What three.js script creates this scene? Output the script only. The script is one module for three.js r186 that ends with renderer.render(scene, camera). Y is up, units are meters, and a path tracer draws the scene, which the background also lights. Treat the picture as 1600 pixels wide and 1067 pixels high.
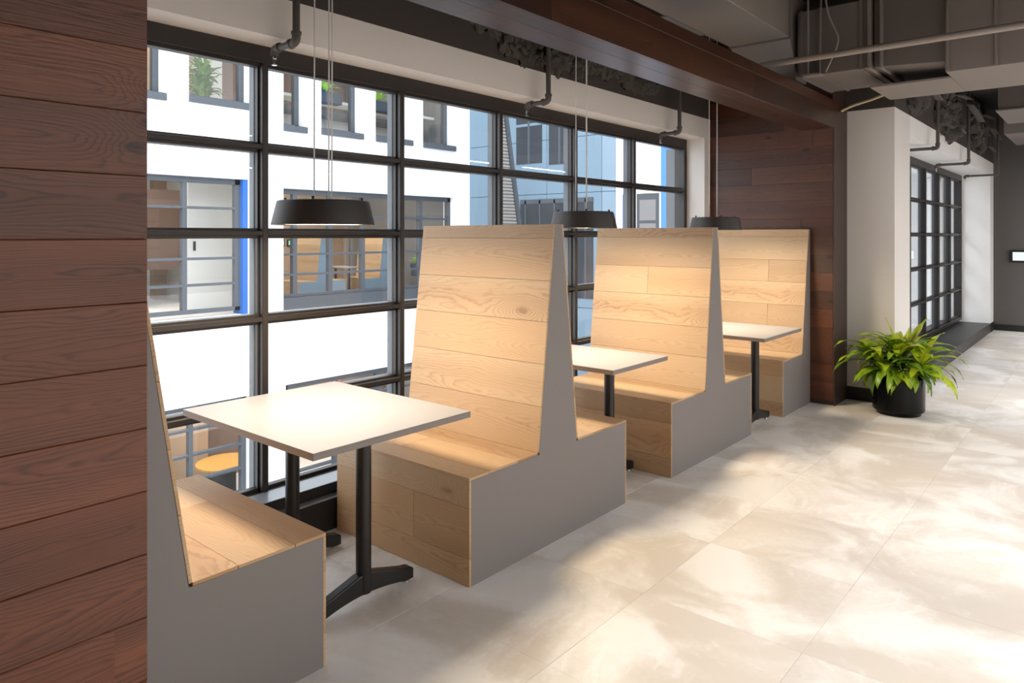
import * as THREE from 'three';
import { mergeGeometries, mergeVertices } from 'three/addons/utils/BufferGeometryUtils.js';
import { RectAreaLightUniformsLib } from 'three/addons/lights/RectAreaLightUniformsLib.js';

// ---------------------------------------------------------------- camera, sky, exposure
RectAreaLightUniformsLib.init();
const scene = new THREE.Scene();
const renderer = new THREE.WebGLRenderer({ antialias: true });
renderer.toneMapping = THREE.LinearToneMapping;
renderer.toneMappingExposure = 1.12;
renderer.shadowMap.enabled = true;
renderer.shadowMap.type = THREE.PCFSoftShadowMap;

const EYE = 1.476, YAW = THREE.MathUtils.degToRad(49.65), FOCAL = 1114, FW = 1600, FH = 1067;
const camera = new THREE.PerspectiveCamera(2 * THREE.MathUtils.radToDeg(Math.atan(FH / 2 / FOCAL)), FW / FH, 0.05, 200);
camera.position.set(0, EYE, 0);
camera.lookAt(Math.sin(YAW), EYE, -Math.cos(YAW));
camera.setViewOffset(FW, FH, 0, FH / 2 - 367.7, FW, FH);     // a shifted lens: verticals stay vertical
scene.add(camera);

scene.background = new THREE.Color().setRGB(3.6, 3.75, 4.0);   // bright overcast sky over the light court

// ---------------------------------------------------------------- helpers
let seedState = 12345;
function rnd() { seedState = (seedState + 0x6d2b79f5) | 0; let t = Math.imul(seedState ^ (seedState >>> 15), 1 | seedState); t = (t + Math.imul(t ^ (t >>> 7), 61 | t)) ^ t; return ((t ^ (t >>> 14)) >>> 0) / 4294967296; }
const rr = (a, b) => a + (b - a) * rnd();
function hash(x, y, s) { let h = Math.imul(x | 0, 374761393) + Math.imul(y | 0, 668265263) + Math.imul(s | 0, 2147483647 ^ 0x5bd1e995); h = Math.imul(h ^ (h >>> 13), 1274126177); return ((h ^ (h >>> 16)) >>> 0) / 4294967296; }
function noise(x, y, s = 0) {
  const xi = Math.floor(x), yi = Math.floor(y), xf = x - xi, yf = y - yi, u = xf * xf * (3 - 2 * xf), v = yf * yf * (3 - 2 * yf);
  const a = hash(xi, yi, s), b = hash(xi + 1, yi, s), c = hash(xi, yi + 1, s), d = hash(xi + 1, yi + 1, s);
  return a + (b - a) * u + (c - a) * v + (a - b - c + d) * u * v;
}
function tnoise(x, y, p, s) {      // noise that repeats every p cells
  const w = (n) => ((n % p) + p) % p, xi = Math.floor(x), yi = Math.floor(y), xf = x - xi, yf = y - yi, u = xf * xf * (3 - 2 * xf), v = yf * yf * (3 - 2 * yf);
  const a = hash(w(xi), w(yi), s), b = hash(w(xi + 1), w(yi), s), c = hash(w(xi), w(yi + 1), s), d = hash(w(xi + 1), w(yi + 1), s);
  return a + (b - a) * u + (c - a) * v + (a - b - c + d) * u * v;
}
const clamp = (x, a = 0, b = 1) => Math.min(b, Math.max(a, x));
const sstep = (a, b, x) => { const t = clamp((x - a) / (b - a)); return t * t * (3 - 2 * t); };
const lin = (r, g, b) => new THREE.Color().setRGB(r / 255, g / 255, b / 255, THREE.SRGBColorSpace);

const taken = new Map();
function numbered(name) { const n = taken.get(name) ?? 0; taken.set(name, n + 1); return n ? name + '_' + String(n).padStart(3, '0') : name; }
const partCount = new Map();
function partName(parent, name) { const k = parent.uuid + name, n = partCount.get(k) ?? 0; partCount.set(k, n + 1); return n ? name + '_' + String(n).padStart(3, '0') : name; }
function shade(o) { o.castShadow = true; o.receiveShadow = true; return o; }
function tag(o, label, category, group, kind) { if (label) o.userData.label = label; if (category) o.userData.category = category; if (group) o.userData.group = group; if (kind) o.userData.kind = kind; return o; }
function thing(name, label, category, pos = [0, 0, 0], turn = 0, group) {
  const o = new THREE.Group(); o.name = numbered(name); o.position.set(...pos); o.rotation.y = turn; scene.add(o);
  return tag(o, label, category, group);
}
function structure(name, label, pos = [0, 0, 0]) {
  const o = new THREE.Group(); o.name = numbered(name); o.position.set(...pos); scene.add(o); return tag(o, label, null, null, 'structure');
}
function part(parent, name, geos, mat, label) {
  const g = Array.isArray(geos) ? (geos.length > 1 ? mergeGeometries(geos.map((q) => (q.index ? q.toNonIndexed() : q))) : geos[0]) : geos;
  const m = shade(new THREE.Mesh(g, mat)); m.name = partName(parent, name); parent.add(m); if (label) m.userData.label = label; return m;
}
function solid(name, geos, mat, label, kind = 'structure') {      // one-mesh piece of the setting
  const g = Array.isArray(geos) ? (geos.length > 1 ? mergeGeometries(geos.map((q) => (q.index ? q.toNonIndexed() : q))) : geos[0]) : geos;
  const m = shade(new THREE.Mesh(g, mat)); m.name = numbered(name); scene.add(m); tag(m, label, null, null, kind); return m;
}
// uv in metres by the face's main direction; grain: axis the texture's u runs along
function uvm(g, grain = 'x', ou = 0, ov = 0) {
  const p = g.attributes.position, n = g.attributes.normal, uv = new Float32Array(p.count * 2), A = { x: 0, y: 1, z: 2 }[grain];
  for (let i = 0; i < p.count; i++) {
    const P = [p.getX(i), p.getY(i), p.getZ(i)], N = [Math.abs(n.getX(i)), Math.abs(n.getY(i)), Math.abs(n.getZ(i))];
    const m = N[0] > N[1] && N[0] > N[2] ? 0 : N[1] > N[2] ? 1 : 2;
    let u, v;
    if (m === A) { const o = [0, 1, 2].filter((k) => k !== m); u = P[o[0]] * 0.15; v = P[o[1]]; } else { u = P[A]; v = P[3 - m - A]; }
    uv[2 * i] = u + ou; uv[2 * i + 1] = v + ov;
  }
  g.setAttribute('uv', new THREE.BufferAttribute(uv, 2)); return g;
}
function box(x0, x1, y0, y1, z0, z1, c = 0, grain = 'x', ou = 0, ov = 0) {
  const w = x1 - x0, h = y1 - y0, d = z1 - z0; let g;
  if (c > 0) {
    const s = new THREE.Shape(); s.moveTo(-w / 2 + c, -h / 2 + c); s.lineTo(w / 2 - c, -h / 2 + c); s.lineTo(w / 2 - c, h / 2 - c); s.lineTo(-w / 2 + c, h / 2 - c); s.closePath();
    g = new THREE.ExtrudeGeometry(s, { depth: d - 2 * c, bevelEnabled: true, bevelSize: c, bevelThickness: c, bevelSegments: 1, steps: 1 });
    g.translate(0, 0, -d / 2 + c);
  } else g = new THREE.BoxGeometry(w, h, d).toNonIndexed();
  uvm(g, grain, ou, ov); g.translate((x0 + x1) / 2, (y0 + y1) / 2, (z0 + z1) / 2); return g;
}
function poly(points, depth, z0 = 0) {     // an outline in x, y pushed along z from z0 to z0 + depth
  const s = new THREE.Shape(points.map(([x, y]) => new THREE.Vector2(x, y)));
  const g = new THREE.ExtrudeGeometry(s, { depth, bevelEnabled: false, steps: 1 }); g.translate(0, 0, z0); return uvm(g, 'x');
}
function tube(pts, r, seg = 24, rad = 10, tension = 0) {
  const v = pts.map((p) => new THREE.Vector3(...p)), path = new THREE.CurvePath();
  if (tension === 0) for (let i = 0; i + 1 < v.length; i++) path.add(new THREE.LineCurve3(v[i], v[i + 1]));
  const c = tension === 0 && v.length === 2 ? new THREE.LineCurve3(v[0], v[1]) : new THREE.CatmullRomCurve3(v, false, 'catmullrom', tension || 0.05);
  return new THREE.TubeGeometry(c, v.length === 2 ? 1 : seg, r, rad, false).toNonIndexed();
}
function rod(a, b, r, rad = 12) {
  const A = new THREE.Vector3(...a), B = new THREE.Vector3(...b), g = new THREE.CylinderGeometry(r, r, A.distanceTo(B), rad);
  g.applyQuaternion(new THREE.Quaternion().setFromUnitVectors(new THREE.Vector3(0, 1, 0), B.clone().sub(A).normalize()));
  const m = A.add(B).multiplyScalar(0.5); g.translate(m.x, m.y, m.z); return g.toNonIndexed();
}

// ---------------------------------------------------------------- textures
function dataTex(w, h, fill, srgb = true) {
  const d = new Uint8Array(w * h * 4);
  for (let y = 0; y < h; y++) for (let x = 0; x < w; x++) { const c = fill(x, y), i = (y * w + x) * 4; d[i] = clamp(c[0], 0, 255); d[i + 1] = clamp(c[1], 0, 255); d[i + 2] = clamp(c[2], 0, 255); d[i + 3] = 255; }
  const t = new THREE.DataTexture(d, w, h); t.wrapS = t.wrapT = THREE.RepeatWrapping; t.magFilter = THREE.LinearFilter; t.minFilter = THREE.LinearMipmapLinearFilter; t.generateMipmaps = true;
  if (srgb) t.colorSpace = THREE.SRGBColorSpace; t.needsUpdate = true; return t;
}
const WROWS = 6;
// a sheet of wood 2.4 m by WROWS * rowH, one board's figure to each row
function woodTex(seed, rowH, light, mid, dark, knotChance, ringAmt, fineAmt) {
  const W = 2048, Hh = 1024, LX = 2.4, LY = WROWS * rowH;
  const rows = []; const keep = seedState; seedState = seed;
  for (let r = 0; r < WROWS; r++) rows.push({ yc: rr(-0.35, 0.35), k: rr(5, 11), b: rr(-2.6, 2.6), s: Math.floor(rr(1, 9999)), tone: rr(-0.12, 0.12), knots: Array.from({ length: 4 }, () => ({ x: rr(0, LX), y: rr(-0.36, 0.36), on: rnd() < knotChance, a: rr(0.7, 1.2) })) });
  seedState = keep;
  const t = dataTex(W, Hh, (px, py) => {
    const X = px / W * LX, Y = py / Hh * LY, r = Math.min(WROWS - 1, Math.floor(Y / rowH)), o = rows[r], q = (Y / rowH - r) - 0.5;
    let g = o.k * Math.sqrt((q - o.yc) ** 2 + 0.008) + o.b * X + 2.2 * noise(X * 2.6, q * 2.2 + 3, o.s) + 0.55 * noise(X * 8, q * 7, o.s + 1) + 0.16 * noise(X * 26, q * 22, o.s + 5);
    let kd = 0;
    for (const k of o.knots) if (k.on) { const dx = (X - k.x) / (rowH * 0.55), dy = (q - k.y) / 0.22, e = Math.exp(-(dx * dx + dy * dy)); g += e * 3.2 * k.a; kd = Math.max(kd, Math.exp(-((dx * 3.4) ** 2 + (dy * 3.2) ** 2)) * k.a); }
    const f = g * 2.5 - Math.floor(g * 2.5), ring = (0.85 * Math.exp(-(((f - 0.72) / 0.13) ** 2)) + 0.35 * sstep(0, 0.7, f) * (1 - sstep(0.75, 1, f))) * (0.45 + 0.75 * noise(X * 3, q * 3, o.s + 8));
    const fib = noise(X * 9, Y * 900, o.s + 2) * 0.6 + noise(X * 30, Y * 1700, o.s + 3) * 0.4, broad = noise(X * 0.9, q * 2.2 + 9, o.s + 4);
    let v = 0.30 + o.tone + ring * ringAmt + (fib - 0.5) * fineAmt + (broad - 0.5) * 0.34 + kd * 0.75;
    v = clamp(v, 0, 1);
    const a = v < 0.5 ? [light, mid, v * 2] : [mid, dark, v * 2 - 1];
    return [0, 1, 2].map((c) => a[0][c] + (a[1][c] - a[0][c]) * a[2]);
  });
  t.repeat.set(1 / LX, 1 / LY); t.userData = { rowH, LX }; return t;
}
const oakTex = woodTex(77, 0.215, [206, 179, 145], [186, 154, 117], [148, 114, 81], 0.14, 0.24, 0.14);
const darkTex = woodTex(4242, 0.162, [142, 86, 58], [104, 59, 39], [46, 28, 20], 0.35, 0.34, 0.2);
function floorFn(px, py, N) {
  const P = 8, x = px / N * P, y = py / N * P;
  const wx = x + 1.1 * tnoise(x, y, P, 5) , wy = y + 1.1 * tnoise(x, y, P, 6);
  let a = 0.42 * tnoise(wx, wy, P, 1) + 0.27 * tnoise(wx * 2, wy * 2, P * 2, 2) + 0.16 * tnoise(wx * 4, wy * 4, P * 4, 3) + 0.09 * tnoise(wx * 8, wy * 8, P * 8, 4) + 0.06 * tnoise(x * 24, y * 24, P * 24, 7);
  const sc = tnoise(wx * 6, wy * 14, P * 2, 8); 
  a += (sc > 0.82 ? 0.06 : 0);
  return sstep(0.3, 0.72, a);
}
const floorTex = dataTex(1024, 1024, (x, y) => {
  const v = floorFn(x, y, 1024), w = tnoise(x / 1024 * 6, y / 1024 * 6, 6, 21);
  const lo = [206 + 8 * w, 199 + 6 * w, 193], hi = [238, 236, 233];
  return [0, 1, 2].map((c) => lo[c] + (hi[c] - lo[c]) * v);
});
floorTex.repeat.set(1 / 2.9, 1 / 2.9);
const foamTex = dataTex(256, 256, (x, y) => { const v = 0.5 * tnoise(x / 8, y / 8, 32, 31) + 0.5 * tnoise(x / 3, y / 3, 86, 32); const c = 50 + 48 * v; return [c, c * 0.95, c * 0.9]; });
foamTex.repeat.set(3, 3);
const grainBump = dataTex(512, 512, (x, y) => { const v = 255 * (0.5 * noise(x / 60, y / 1.6, 51) + 0.5 * noise(x / 25, y / 1.1, 52)); return [v, v, v]; }, false);
grainBump.repeat.set(1 / 0.8, 1 / 0.8);

// ---------------------------------------------------------------- materials
const std = (color, roughness = 0.6, more = {}) => new THREE.MeshStandardMaterial({ color, roughness, metalness: 0, ...more });
const M = {
  white: std(lin(226, 221, 217), 0.75), whiteBright: std(lin(240, 239, 238), 0.7), darkPaint: std(lin(66, 60, 57), 0.85), ceiling: std(lin(58, 53, 50), 0.9),
  wallDark: std(lin(92, 88, 85), 0.8), black: std(lin(22, 21, 21), 0.35), blackBase: std(lin(28, 26, 25), 0.5), taupe: std(lin(128, 122, 120), 0.55), tableTop: std(lin(158, 158, 161), 0.4), tableEdge: std(lin(136, 128, 123), 0.5),
  steel: std(lin(38, 33, 31), 0.42), steelOut: std(lin(92, 97, 102), 0.5), sill: std(lin(60, 59, 59), 0.45), heater: std(lin(30, 29, 29), 0.4), heaterTop: std(lin(150, 155, 160), 0.35, { metalness: 0.5 }),
  duct: std(lin(128, 119, 113), 0.6), ductDark: std(lin(104, 96, 91), 0.65), pipe: std(lin(84, 79, 76), 0.5), conduit: std(lin(150, 140, 132), 0.5), chrome: std(lin(200, 198, 196), 0.18, { metalness: 1 }), cable: std(lin(214, 212, 210), 0.5),
  lamp: std(lin(52, 48, 46), 0.5), foam: std(lin(255, 255, 255), 1, { map: foamTex }), foil: std(lin(112, 106, 102), 0.45, { metalness: 0.3 }), cream: std(lin(196, 176, 144), 0.6),
  floorBase: std(lin(255, 255, 255), 0.42, { map: floorTex }), casing: std(lin(64, 48, 41), 0.45),
  plasterOut: std(lin(238, 238, 238), 0.85), greyOut: std(lin(74, 79, 85), 0.6), blueOut: std(lin(18, 92, 168), 0.6), blueSoft: std(lin(66, 128, 200), 0.6), bluePanel: std(lin(112, 134, 150), 0.6), bluePanel2: std(lin(126, 146, 161), 0.6),
  blueBench: std(lin(128, 152, 170), 0.6), ribs: std(lin(146, 141, 136), 0.6), darkGlass: std(lin(54, 58, 64), 0.25), court: std(lin(150, 148, 146), 0.9), inWood: std(lin(178, 150, 124), 0.6), inBrown: std(lin(122, 98, 86), 0.7), inGrey: std(lin(128, 126, 126), 0.7), inWhite: std(lin(226, 222, 216), 0.7),
  green: std(lin(120, 150, 70), 0.6, { side: THREE.DoubleSide }), greenBright: std(lin(182, 226, 62), 0.5, { side: THREE.DoubleSide }), planter: std(lin(52, 62, 74), 0.6), yellow: std(lin(206, 158, 84), 0.5), pot: new THREE.MeshPhysicalMaterial({ color: lin(8, 8, 8), roughness: 0.22, specularIntensity: 0.45 }),
};
M.glass = new THREE.MeshPhysicalMaterial({ color: lin(250, 252, 252), roughness: 0.0, metalness: 0, transmission: 1, thickness: 0, ior: 1.5 });
const oak = [0, 1, 2, 3].map((k) => std(lin(...[[255, 255, 255], [244, 240, 236], [255, 248, 240], [236, 232, 228]][k]), 0.5, { map: oakTex, bumpMap: grainBump, bumpScale: 0.0004 }));
const wal = [0, 1, 2, 3].map((k) => std(lin(...[[255, 255, 255], [232, 230, 224], [244, 240, 234], [214, 212, 208]][k]), 0.42, { map: darkTex, bumpMap: grainBump, bumpScale: 0.0007 }));
const boothMats = [0, 1, 2].map((k) => std(lin(...[[192, 196, 196], [160, 166, 168], [206, 206, 204]][k]), 0.42, { map: darkTex, bumpMap: grainBump, bumpScale: 0.0007 }));
const beamMats = [0, 1].map((k) => std(lin(...[[158, 166, 166], [132, 140, 142]][k]), 0.3, { map: darkTex, bumpMap: grainBump, bumpScale: 0.0004 }));
const tileMats = [0, 1, 2, 3].map((k) => std(lin(...[[255, 255, 255], [249, 248, 247], [253, 251, 249], [246, 245, 244]][k]), 0.42, { map: floorTex }));
let plankRow = 0;
const plankUV = (tex) => [rr(0, tex.userData.LX - 1.3), ((plankRow += rnd() < 0.5 ? 1 : 2) % WROWS + 0.5) * tex.userData.rowH];
const pick = (a) => a[Math.floor(rnd() * a.length)];

// ---------------------------------------------------------------- room shell
const CEIL = 3.35, SOFF = 2.405, PAINT = 2.595, XL = -4, XR = 13.35, ZF = 6, ZW = -3.008, ZW2 = -1.479, PX = 0.776, PX2 = 6.5, PZ = -1.866;
{
  const floor = structure('floor', 'pale mottled stone-look tiled floor of the aisle');
  part(floor, 'subfloor', box(XL - 0.2, XR + 0.2, -0.3, -0.006, -3.4, ZF + 0.2), M.floorBase);
  const T = 0.64, X0 = 1.945 - 4 * T, Z0 = -0.85 + 4 * T;
  const geos = new Map();
  for (let i = 0; i < 22; i++) for (let j = 0; j < 8; j++) {
    const x0 = X0 + i * T, z1 = Z0 - j * T, z0 = z1 - T;
    if (x0 > XR) continue;
    const a = Math.max(x0, XL), b = Math.min(x0 + T, XR), c = Math.max(z0, a > PX2 ? -1.9 : -3.19), d = z1;
    if (d - c < 0.02 || b - a < 0.02) continue;
    // the print runs on over most joints and breaks at some
    const jump = rnd() < 0.25, g = box(a + 0.0004, b - 0.0004, -0.006, 0, c + 0.0004, d - 0.0004, 0.0006, 'x', jump ? rr(0, 3) : (a + b) / 2, jump ? rr(0, 3) : (c + d) / 2);
    part(floor, 'tile', g, pick(tileMats));
  }
  part(floor, 'tile_field', [box(XL, XR, -0.006, 0, Z0, ZF), box(XL, X0, -0.006, 0, -3.19, Z0)], M.floorBase).userData.kind = 'stuff';
}
solid('ceiling', box(XL - 0.2, XR + 0.2, CEIL, CEIL + 0.3, -3.4, ZF + 0.2), M.ceiling, 'dark painted open ceiling slab');
solid('wall_left', box(XL - 0.2, XL, 0, CEIL, -3.4, ZF + 0.2), M.darkPaint, 'dark painted wall at the near end of the aisle');
solid('wall_front', box(XL, XR, 0, CEIL, ZF, ZF + 0.2), M.white, 'white wall on the far side of the aisle');
solid('wall_right', box(XR, XR + 0.2, 0, CEIL, -3.4, ZF + 0.2), M.wallDark, 'dark grey wall closing the end of the aisle');
solid('baseboard_right', box(XR - 0.015, XR, 0, 0.095, ZW2 + 0.001, ZF, 0.003), M.blackBase, 'dark baseboard along the grey end wall');
solid('wall_window', [box(XL, 0.906, 0, SOFF, -3.29, ZW), box(6.38, 6.9, 0, SOFF, -3.29, ZW), box(XL, 6.9, SOFF, PAINT, -3.29, ZW)], M.white, 'white plaster wall with deep soffit around the large booth window');
solid('wall_window_upper', box(XL, 6.9, PAINT, CEIL, -3.4, ZW - 0.0005), M.darkPaint, 'dark painted upper wall above the booth window');
solid('wall_pillar', box(6.88, 7.48, 0, PAINT, -3.4, ZW2), M.white, 'white plastered pillar between the two windows');
solid('wall_pillar_upper', box(6.88, 7.48, PAINT, CEIL, -3.4, ZW2 - 0.0005), M.darkPaint, 'dark painted top of the white pillar');
solid('baseboard_pillar', [box(6.868, 6.88, 0, 0.115, PZ, ZW2 + 0.012, 0.003), box(6.868, 7.48, 0, 0.115, ZW2, ZW2 + 0.012, 0.003)], M.blackBase, 'black baseboard round the white pillar');
solid('wall_far_window', [box(7.48, XR, SOFF, PAINT, -2.15, ZW2), box(13.0, XR, 0, SOFF, -2.15, ZW2)], M.whiteBright, 'white wall and soffit around the far window');
solid('wall_far_window_upper', box(7.48, XR, PAINT, CEIL, -2.15, ZW2 - 0.0005), M.darkPaint, 'dark painted upper wall above the far window');
solid('trim_1', box(7.48, 13.0, 0, 0.135, -2.15, ZW2 + 0.006, 0.004), M.sill, 'dark grey low sill bench under the far window');
solid('trim_2', box(13.0, XR, 0, 0.135, ZW2, ZW2 + 0.012, 0.003), M.blackBase, 'dark baseboard under the white wall end');

// dark timber portal round the booths
{
  const rows = []; for (let k = -9; k < 12; k++) rows.push(1.4665 + k * 0.1588);
  const left = structure('wall_booth_left', 'dark brown oak plank cladding beside the nearest booth');
  part(left, 'core', box(-0.9, PX - 0.014, 0, CEIL, ZW, PZ - 0.014), M.casing);
  part(left, 'core', box(XL, -0.9, 0, CEIL, ZW, ZW + 0.1), M.white);
  for (let k = 0; k < rows.length - 1; k++) {
    const y0 = Math.max(0.0, rows[k]), y1 = Math.min(CEIL, rows[k + 1]); if (y1 - y0 < 0.01) continue;
    const [ou, ov] = plankUV(darkTex), dz = rr(0, 0.0014);
    part(left, 'plank', box(-0.9, PX, y0 + 0.0004, y1 - 0.0004, PZ - 0.014, PZ - 0.0016 + dz, 0.0018, 'x', ou + 0.8, ov), pick(wal));
  }
  part(left, 'end_panel', box(PX - 0.014, PX - 0.001, 0, CEIL, ZW, PZ - 0.014), M.casing);
  const right = structure('wall_booth_right', 'dark brown oak plank cladding behind the farthest booth');
  part(right, 'core', box(PX2 + 0.014, 6.88, 0, CEIL, ZW, PZ - 0.012), M.casing);
  part(right, 'casing', box(PX2, 6.88, 0, SOFF, PZ - 0.012, PZ, 0.002, 'y'), M.casing);
  const seams = [null, null, -2.5, null, null, -2.35, null, null, null, -2.15, null, null, -2.6, null, -2.05, -2.3, -2.62, null, null];
  let r = 0;
  for (let k = 0; k < rows.length - 1; k++) {
    const y0 = Math.max(0.0, rows[k]), y1 = Math.min(CEIL, rows[k + 1]); if (y1 - y0 < 0.01) continue;
    const s = seams[r++ % seams.length], cuts = s ? [ZW, s, PZ - 0.012] : [ZW, PZ - 0.012];
    for (let q = 0; q + 1 < cuts.length; q++) { const [ou, ov] = plankUV(darkTex), dx = rr(0, 0.0014); part(right, 'plank', box(PX2 + dx, PX2 + 0.014, y0 + 0.0008, y1 - 0.0008, cuts[q] + 0.0006, cuts[q + 1] - 0.0006, 0.0011, 'z', ou + 0.6, ov), pick(boothMats)); }
  }
  // beam
  const beam = structure('trim_beam', 'dark brown oak clad beam over the booth openings');
  const BZ = -2.143, BT = 2.645, BB = 2.405;
  part(beam, 'core', box(-0.9, 6.88, BB + 0.012, BT - 0.002, BZ + 0.012, PZ - 0.012), M.casing);
  const fx = [-0.9, 0.2, 2.457, 4.7, 6.88];
  for (let q = 0; q + 1 < fx.length; q++) for (const [y0, y1] of [[BB, 2.57], [2.571, BT]]) { const [ou, ov] = plankUV(darkTex); part(beam, 'plank', box(fx[q] + 0.0007, fx[q + 1] - 0.0007, y0, y1, PZ - 0.012, PZ + rr(0, 0.001), 0.0012, 'x', ou, ov), beamMats[(q + (y0 > 2.5 ? 1 : 0)) % 2]); }
  const ux = [-0.9, 0.0, 2.13, 4.35, 6.5];
  for (let q = 0; q + 1 < ux.length; q++) for (const [z0, z1] of [[BZ, -1.99], [-1.989, PZ - 0.013]]) { const [ou, ov] = plankUV(darkTex); part(beam, 'plank', box(ux[q] + 0.0007, ux[q + 1] - 0.0007, BB, BB + 0.012, z0, z1, 0.0012, 'x', ou, ov), beamMats[q % 2]); }
  part(beam, 'back_board', box(-0.9, 6.5, BB + 0.012, BT, BZ, BZ + 0.012), M.casing);
}

// ---------------------------------------------------------------- our windows
function gridWindow(name, label, xs, zf, x0, x1, rowsY, head, dark) {
  const w = structure(name, label), S = M.steel, O = M.steelOut, zg = zf - 0.052;
  const lo = rowsY[0] - 0.0, c = 0.003;
  const bar = (nm, a, b, y0, y1) => part(w, nm, [box(a, b, y0, y1, zf - 0.05, zf, c)], S);
  // outer members
  part(w, 'head_frame', [box(x0, x1, head, SOFF, zf - 0.1, zf, c), box(x0, x1, head - 0.016, head + 0.01, zf - 0.07, zf - 0.02, 0.002)], S);
  part(w, 'bottom_rail', [box(x0, x1, lo - 0.05, lo, zf - 0.1, zf, c), box(x0, x1, lo - 0.004, lo + 0.018, zf - 0.07, zf - 0.03, 0.002)], S);
  part(w, 'jamb', box(x1 - 0.055, x1, lo, head, zf - 0.1, zf, c), S);
  part(w, 'jamb', box(x0, x0 + 0.055, lo, head, zf - 0.1, zf, c), S);
  if (!dark) part(w, 'outer_jamb', box(x1 - 0.05, x1, lo, head, zf - 0.2, zf - 0.1, c), O);
  for (const x of xs) {
    part(w, 'mullion', [box(x - 0.0165, x + 0.0165, lo, head, zf - 0.036, zf, c), box(x - 0.026, x + 0.026, lo, head, zf - 0.058, zf - 0.03, 0.002)], S);
    part(w, 'outer_mullion', box(x - 0.03, x + 0.03, lo, head, zf - (dark ? 0.088 : 0.105), zf - 0.058, 0.003), O);
  }
  for (let k = 1; k < rowsY.length - 1; k++) {
    const y = rowsY[k];
    part(w, 'transom', [box(x0 + 0.05, x1 - 0.05, y - 0.012, y + 0.012, zf - 0.034, zf - 0.002, c), box(x0 + 0.05, x1 - 0.05, y - 0.026, y + 0.024, zf - 0.058, zf - 0.03, 0.002)], S);
    part(w, 'outer_transom', box(x0 + 0.05, x1 - 0.05, y - 0.026, y + 0.024, zf - (dark ? 0.08 : 0.1), zf - 0.058, 0.003), O);
  }
  const ex = [x0 + 0.03, ...xs, x1 - 0.03];
  for (let i = 0; i + 1 < ex.length; i++) for (let k = 0; k + 1 < rowsY.length; k++) {
    const g = new THREE.PlaneGeometry(ex[i + 1] - ex[i] - 0.02, rowsY[k + 1] - rowsY[k] - 0.02); g.translate((ex[i] + ex[i + 1]) / 2, (rowsY[k] + rowsY[k + 1]) / 2, zg);
    part(w, 'pane', g, M.glass);
  }
  return w;
}
const ROWS = [0.215, 0.639, 1.063, 1.487, 1.911, 2.335];
gridWindow('window_1', 'black steel grid window behind the booths', [1.886, 2.766, 3.646, 4.526, 5.406], -3.19, 0.906, 6.38, ROWS, 2.32, false);
gridWindow('window_2', 'dark steel grid window beyond the white pillar', [8.53, 9.41, 10.29, 11.17, 12.05], -1.85, 7.48, 13.0, ROWS, 2.32, true);
// convector under the booth window
{
  const h = thing('baseboard_heater', 'long black convector along the floor below the booth window', 'heater');
  part(h, 'lower_casing', box(0.906, 6.38, 0, 0.157, -3.19, -3.002, 0.004), M.heater);
  part(h, 'lower_ledge', box(0.906, 6.38, 0.157, 0.16, -3.19, -3.0, 0.001), M.heaterTop);
  part(h, 'upper_casing', box(0.906, 6.38, 0.16, 0.214, -3.19, -3.056, 0.003), M.heater);
  part(h, 'upper_ledge', box(0.906, 6.38, 0.214, 0.217, -3.189, -3.054, 0.001), M.heaterTop);
}

// ---------------------------------------------------------------- booth benches
const SE = 0.457, BL = 0.9192, BI = 0.463, HT = 1.528, BTOP = 0.0395, BW = 1.25, HW = 0.673, PT = 0.011;
const BACKROWS = [0.21, 0.197, 0.199, 0.195, 0.204, 0.066], SEATROWS = [0.12, 0.2, 0.143], FRONTROWS = [0.128, 0.213, 0.116];
// planks of a left-facing half: x from 0 (front) inwards; mirror = at width W the other way round; z from -BL to 0
function halfPlanks(root, W, topX, mirror, mats, seams = {}) {
  const fx = (g) => { if (mirror) { g.scale(-1, 1, 1); const p = g.attributes.position, n = g.attributes.normal, uv = g.attributes.uv; for (let i = 0; i < p.count; i += 3) for (const a of [p, n, uv]) for (let k = 0; k < a.itemSize; k++) { const t = a.getComponent(i + 1, k); a.setComponent(i + 1, k, a.getComponent(i + 2, k)); a.setComponent(i + 2, k, t); } g.translate(W, 0, 0); } return g; };
  const runs = (list, make, cuts = {}) => list.forEach(([a, b], i) => { const cut = cuts[i] ?? null, z = cut ? [[-BL, cut], [cut, 0]] : [[-BL, 0]]; for (const [z0, z1] of z) { const [ou, ov] = plankUV(oakTex); part(root, 'plank', fx(make(a, b, z0 + (z0 > -BL ? 0.0006 : 0), z1 - (z1 < 0 ? 0.0006 : 0), ou + 0.5, ov)), pick(mats)); } });
  const G = 0.0008;
  const spans = (rows, from, sign) => { let p = from; return rows.map((r) => { const a = p; p += sign * r; return sign > 0 ? [a, p] : [p, a]; }); };
  runs(spans(FRONTROWS, SE, -1).map(([a, b]) => [Math.max(a, 0.001), Math.min(b, SE - PT)]), (a, b, z0, z1, ou, ov) => box(0, PT, a + G, b - G, z0, z1, 0.001, 'z', ou, ov), seams.front);
  runs(spans(SEATROWS, 0, 1), (a, b, z0, z1, ou, ov) => box(a + (a ? G : 0), b - G, SE - PT, SE, z0, z1, 0.001, 'z', ou, ov), seams.seat);
  const dx = topX - BI, dy = HT - SE, len = Math.hypot(dx, dy), ang = Math.atan2(dx, dy);
  runs(spans(BACKROWS, 0, 1).map(([a, b]) => [a / dy * len, b / dy * len]), (a, b, z0, z1, ou, ov) => { const g = box(0, PT, a + G, b - G, z0, z1, 0.001, 'z', ou, ov); g.rotateZ(-ang); g.translate(BI, SE, 0); return g; }, seams.back);
}
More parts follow.
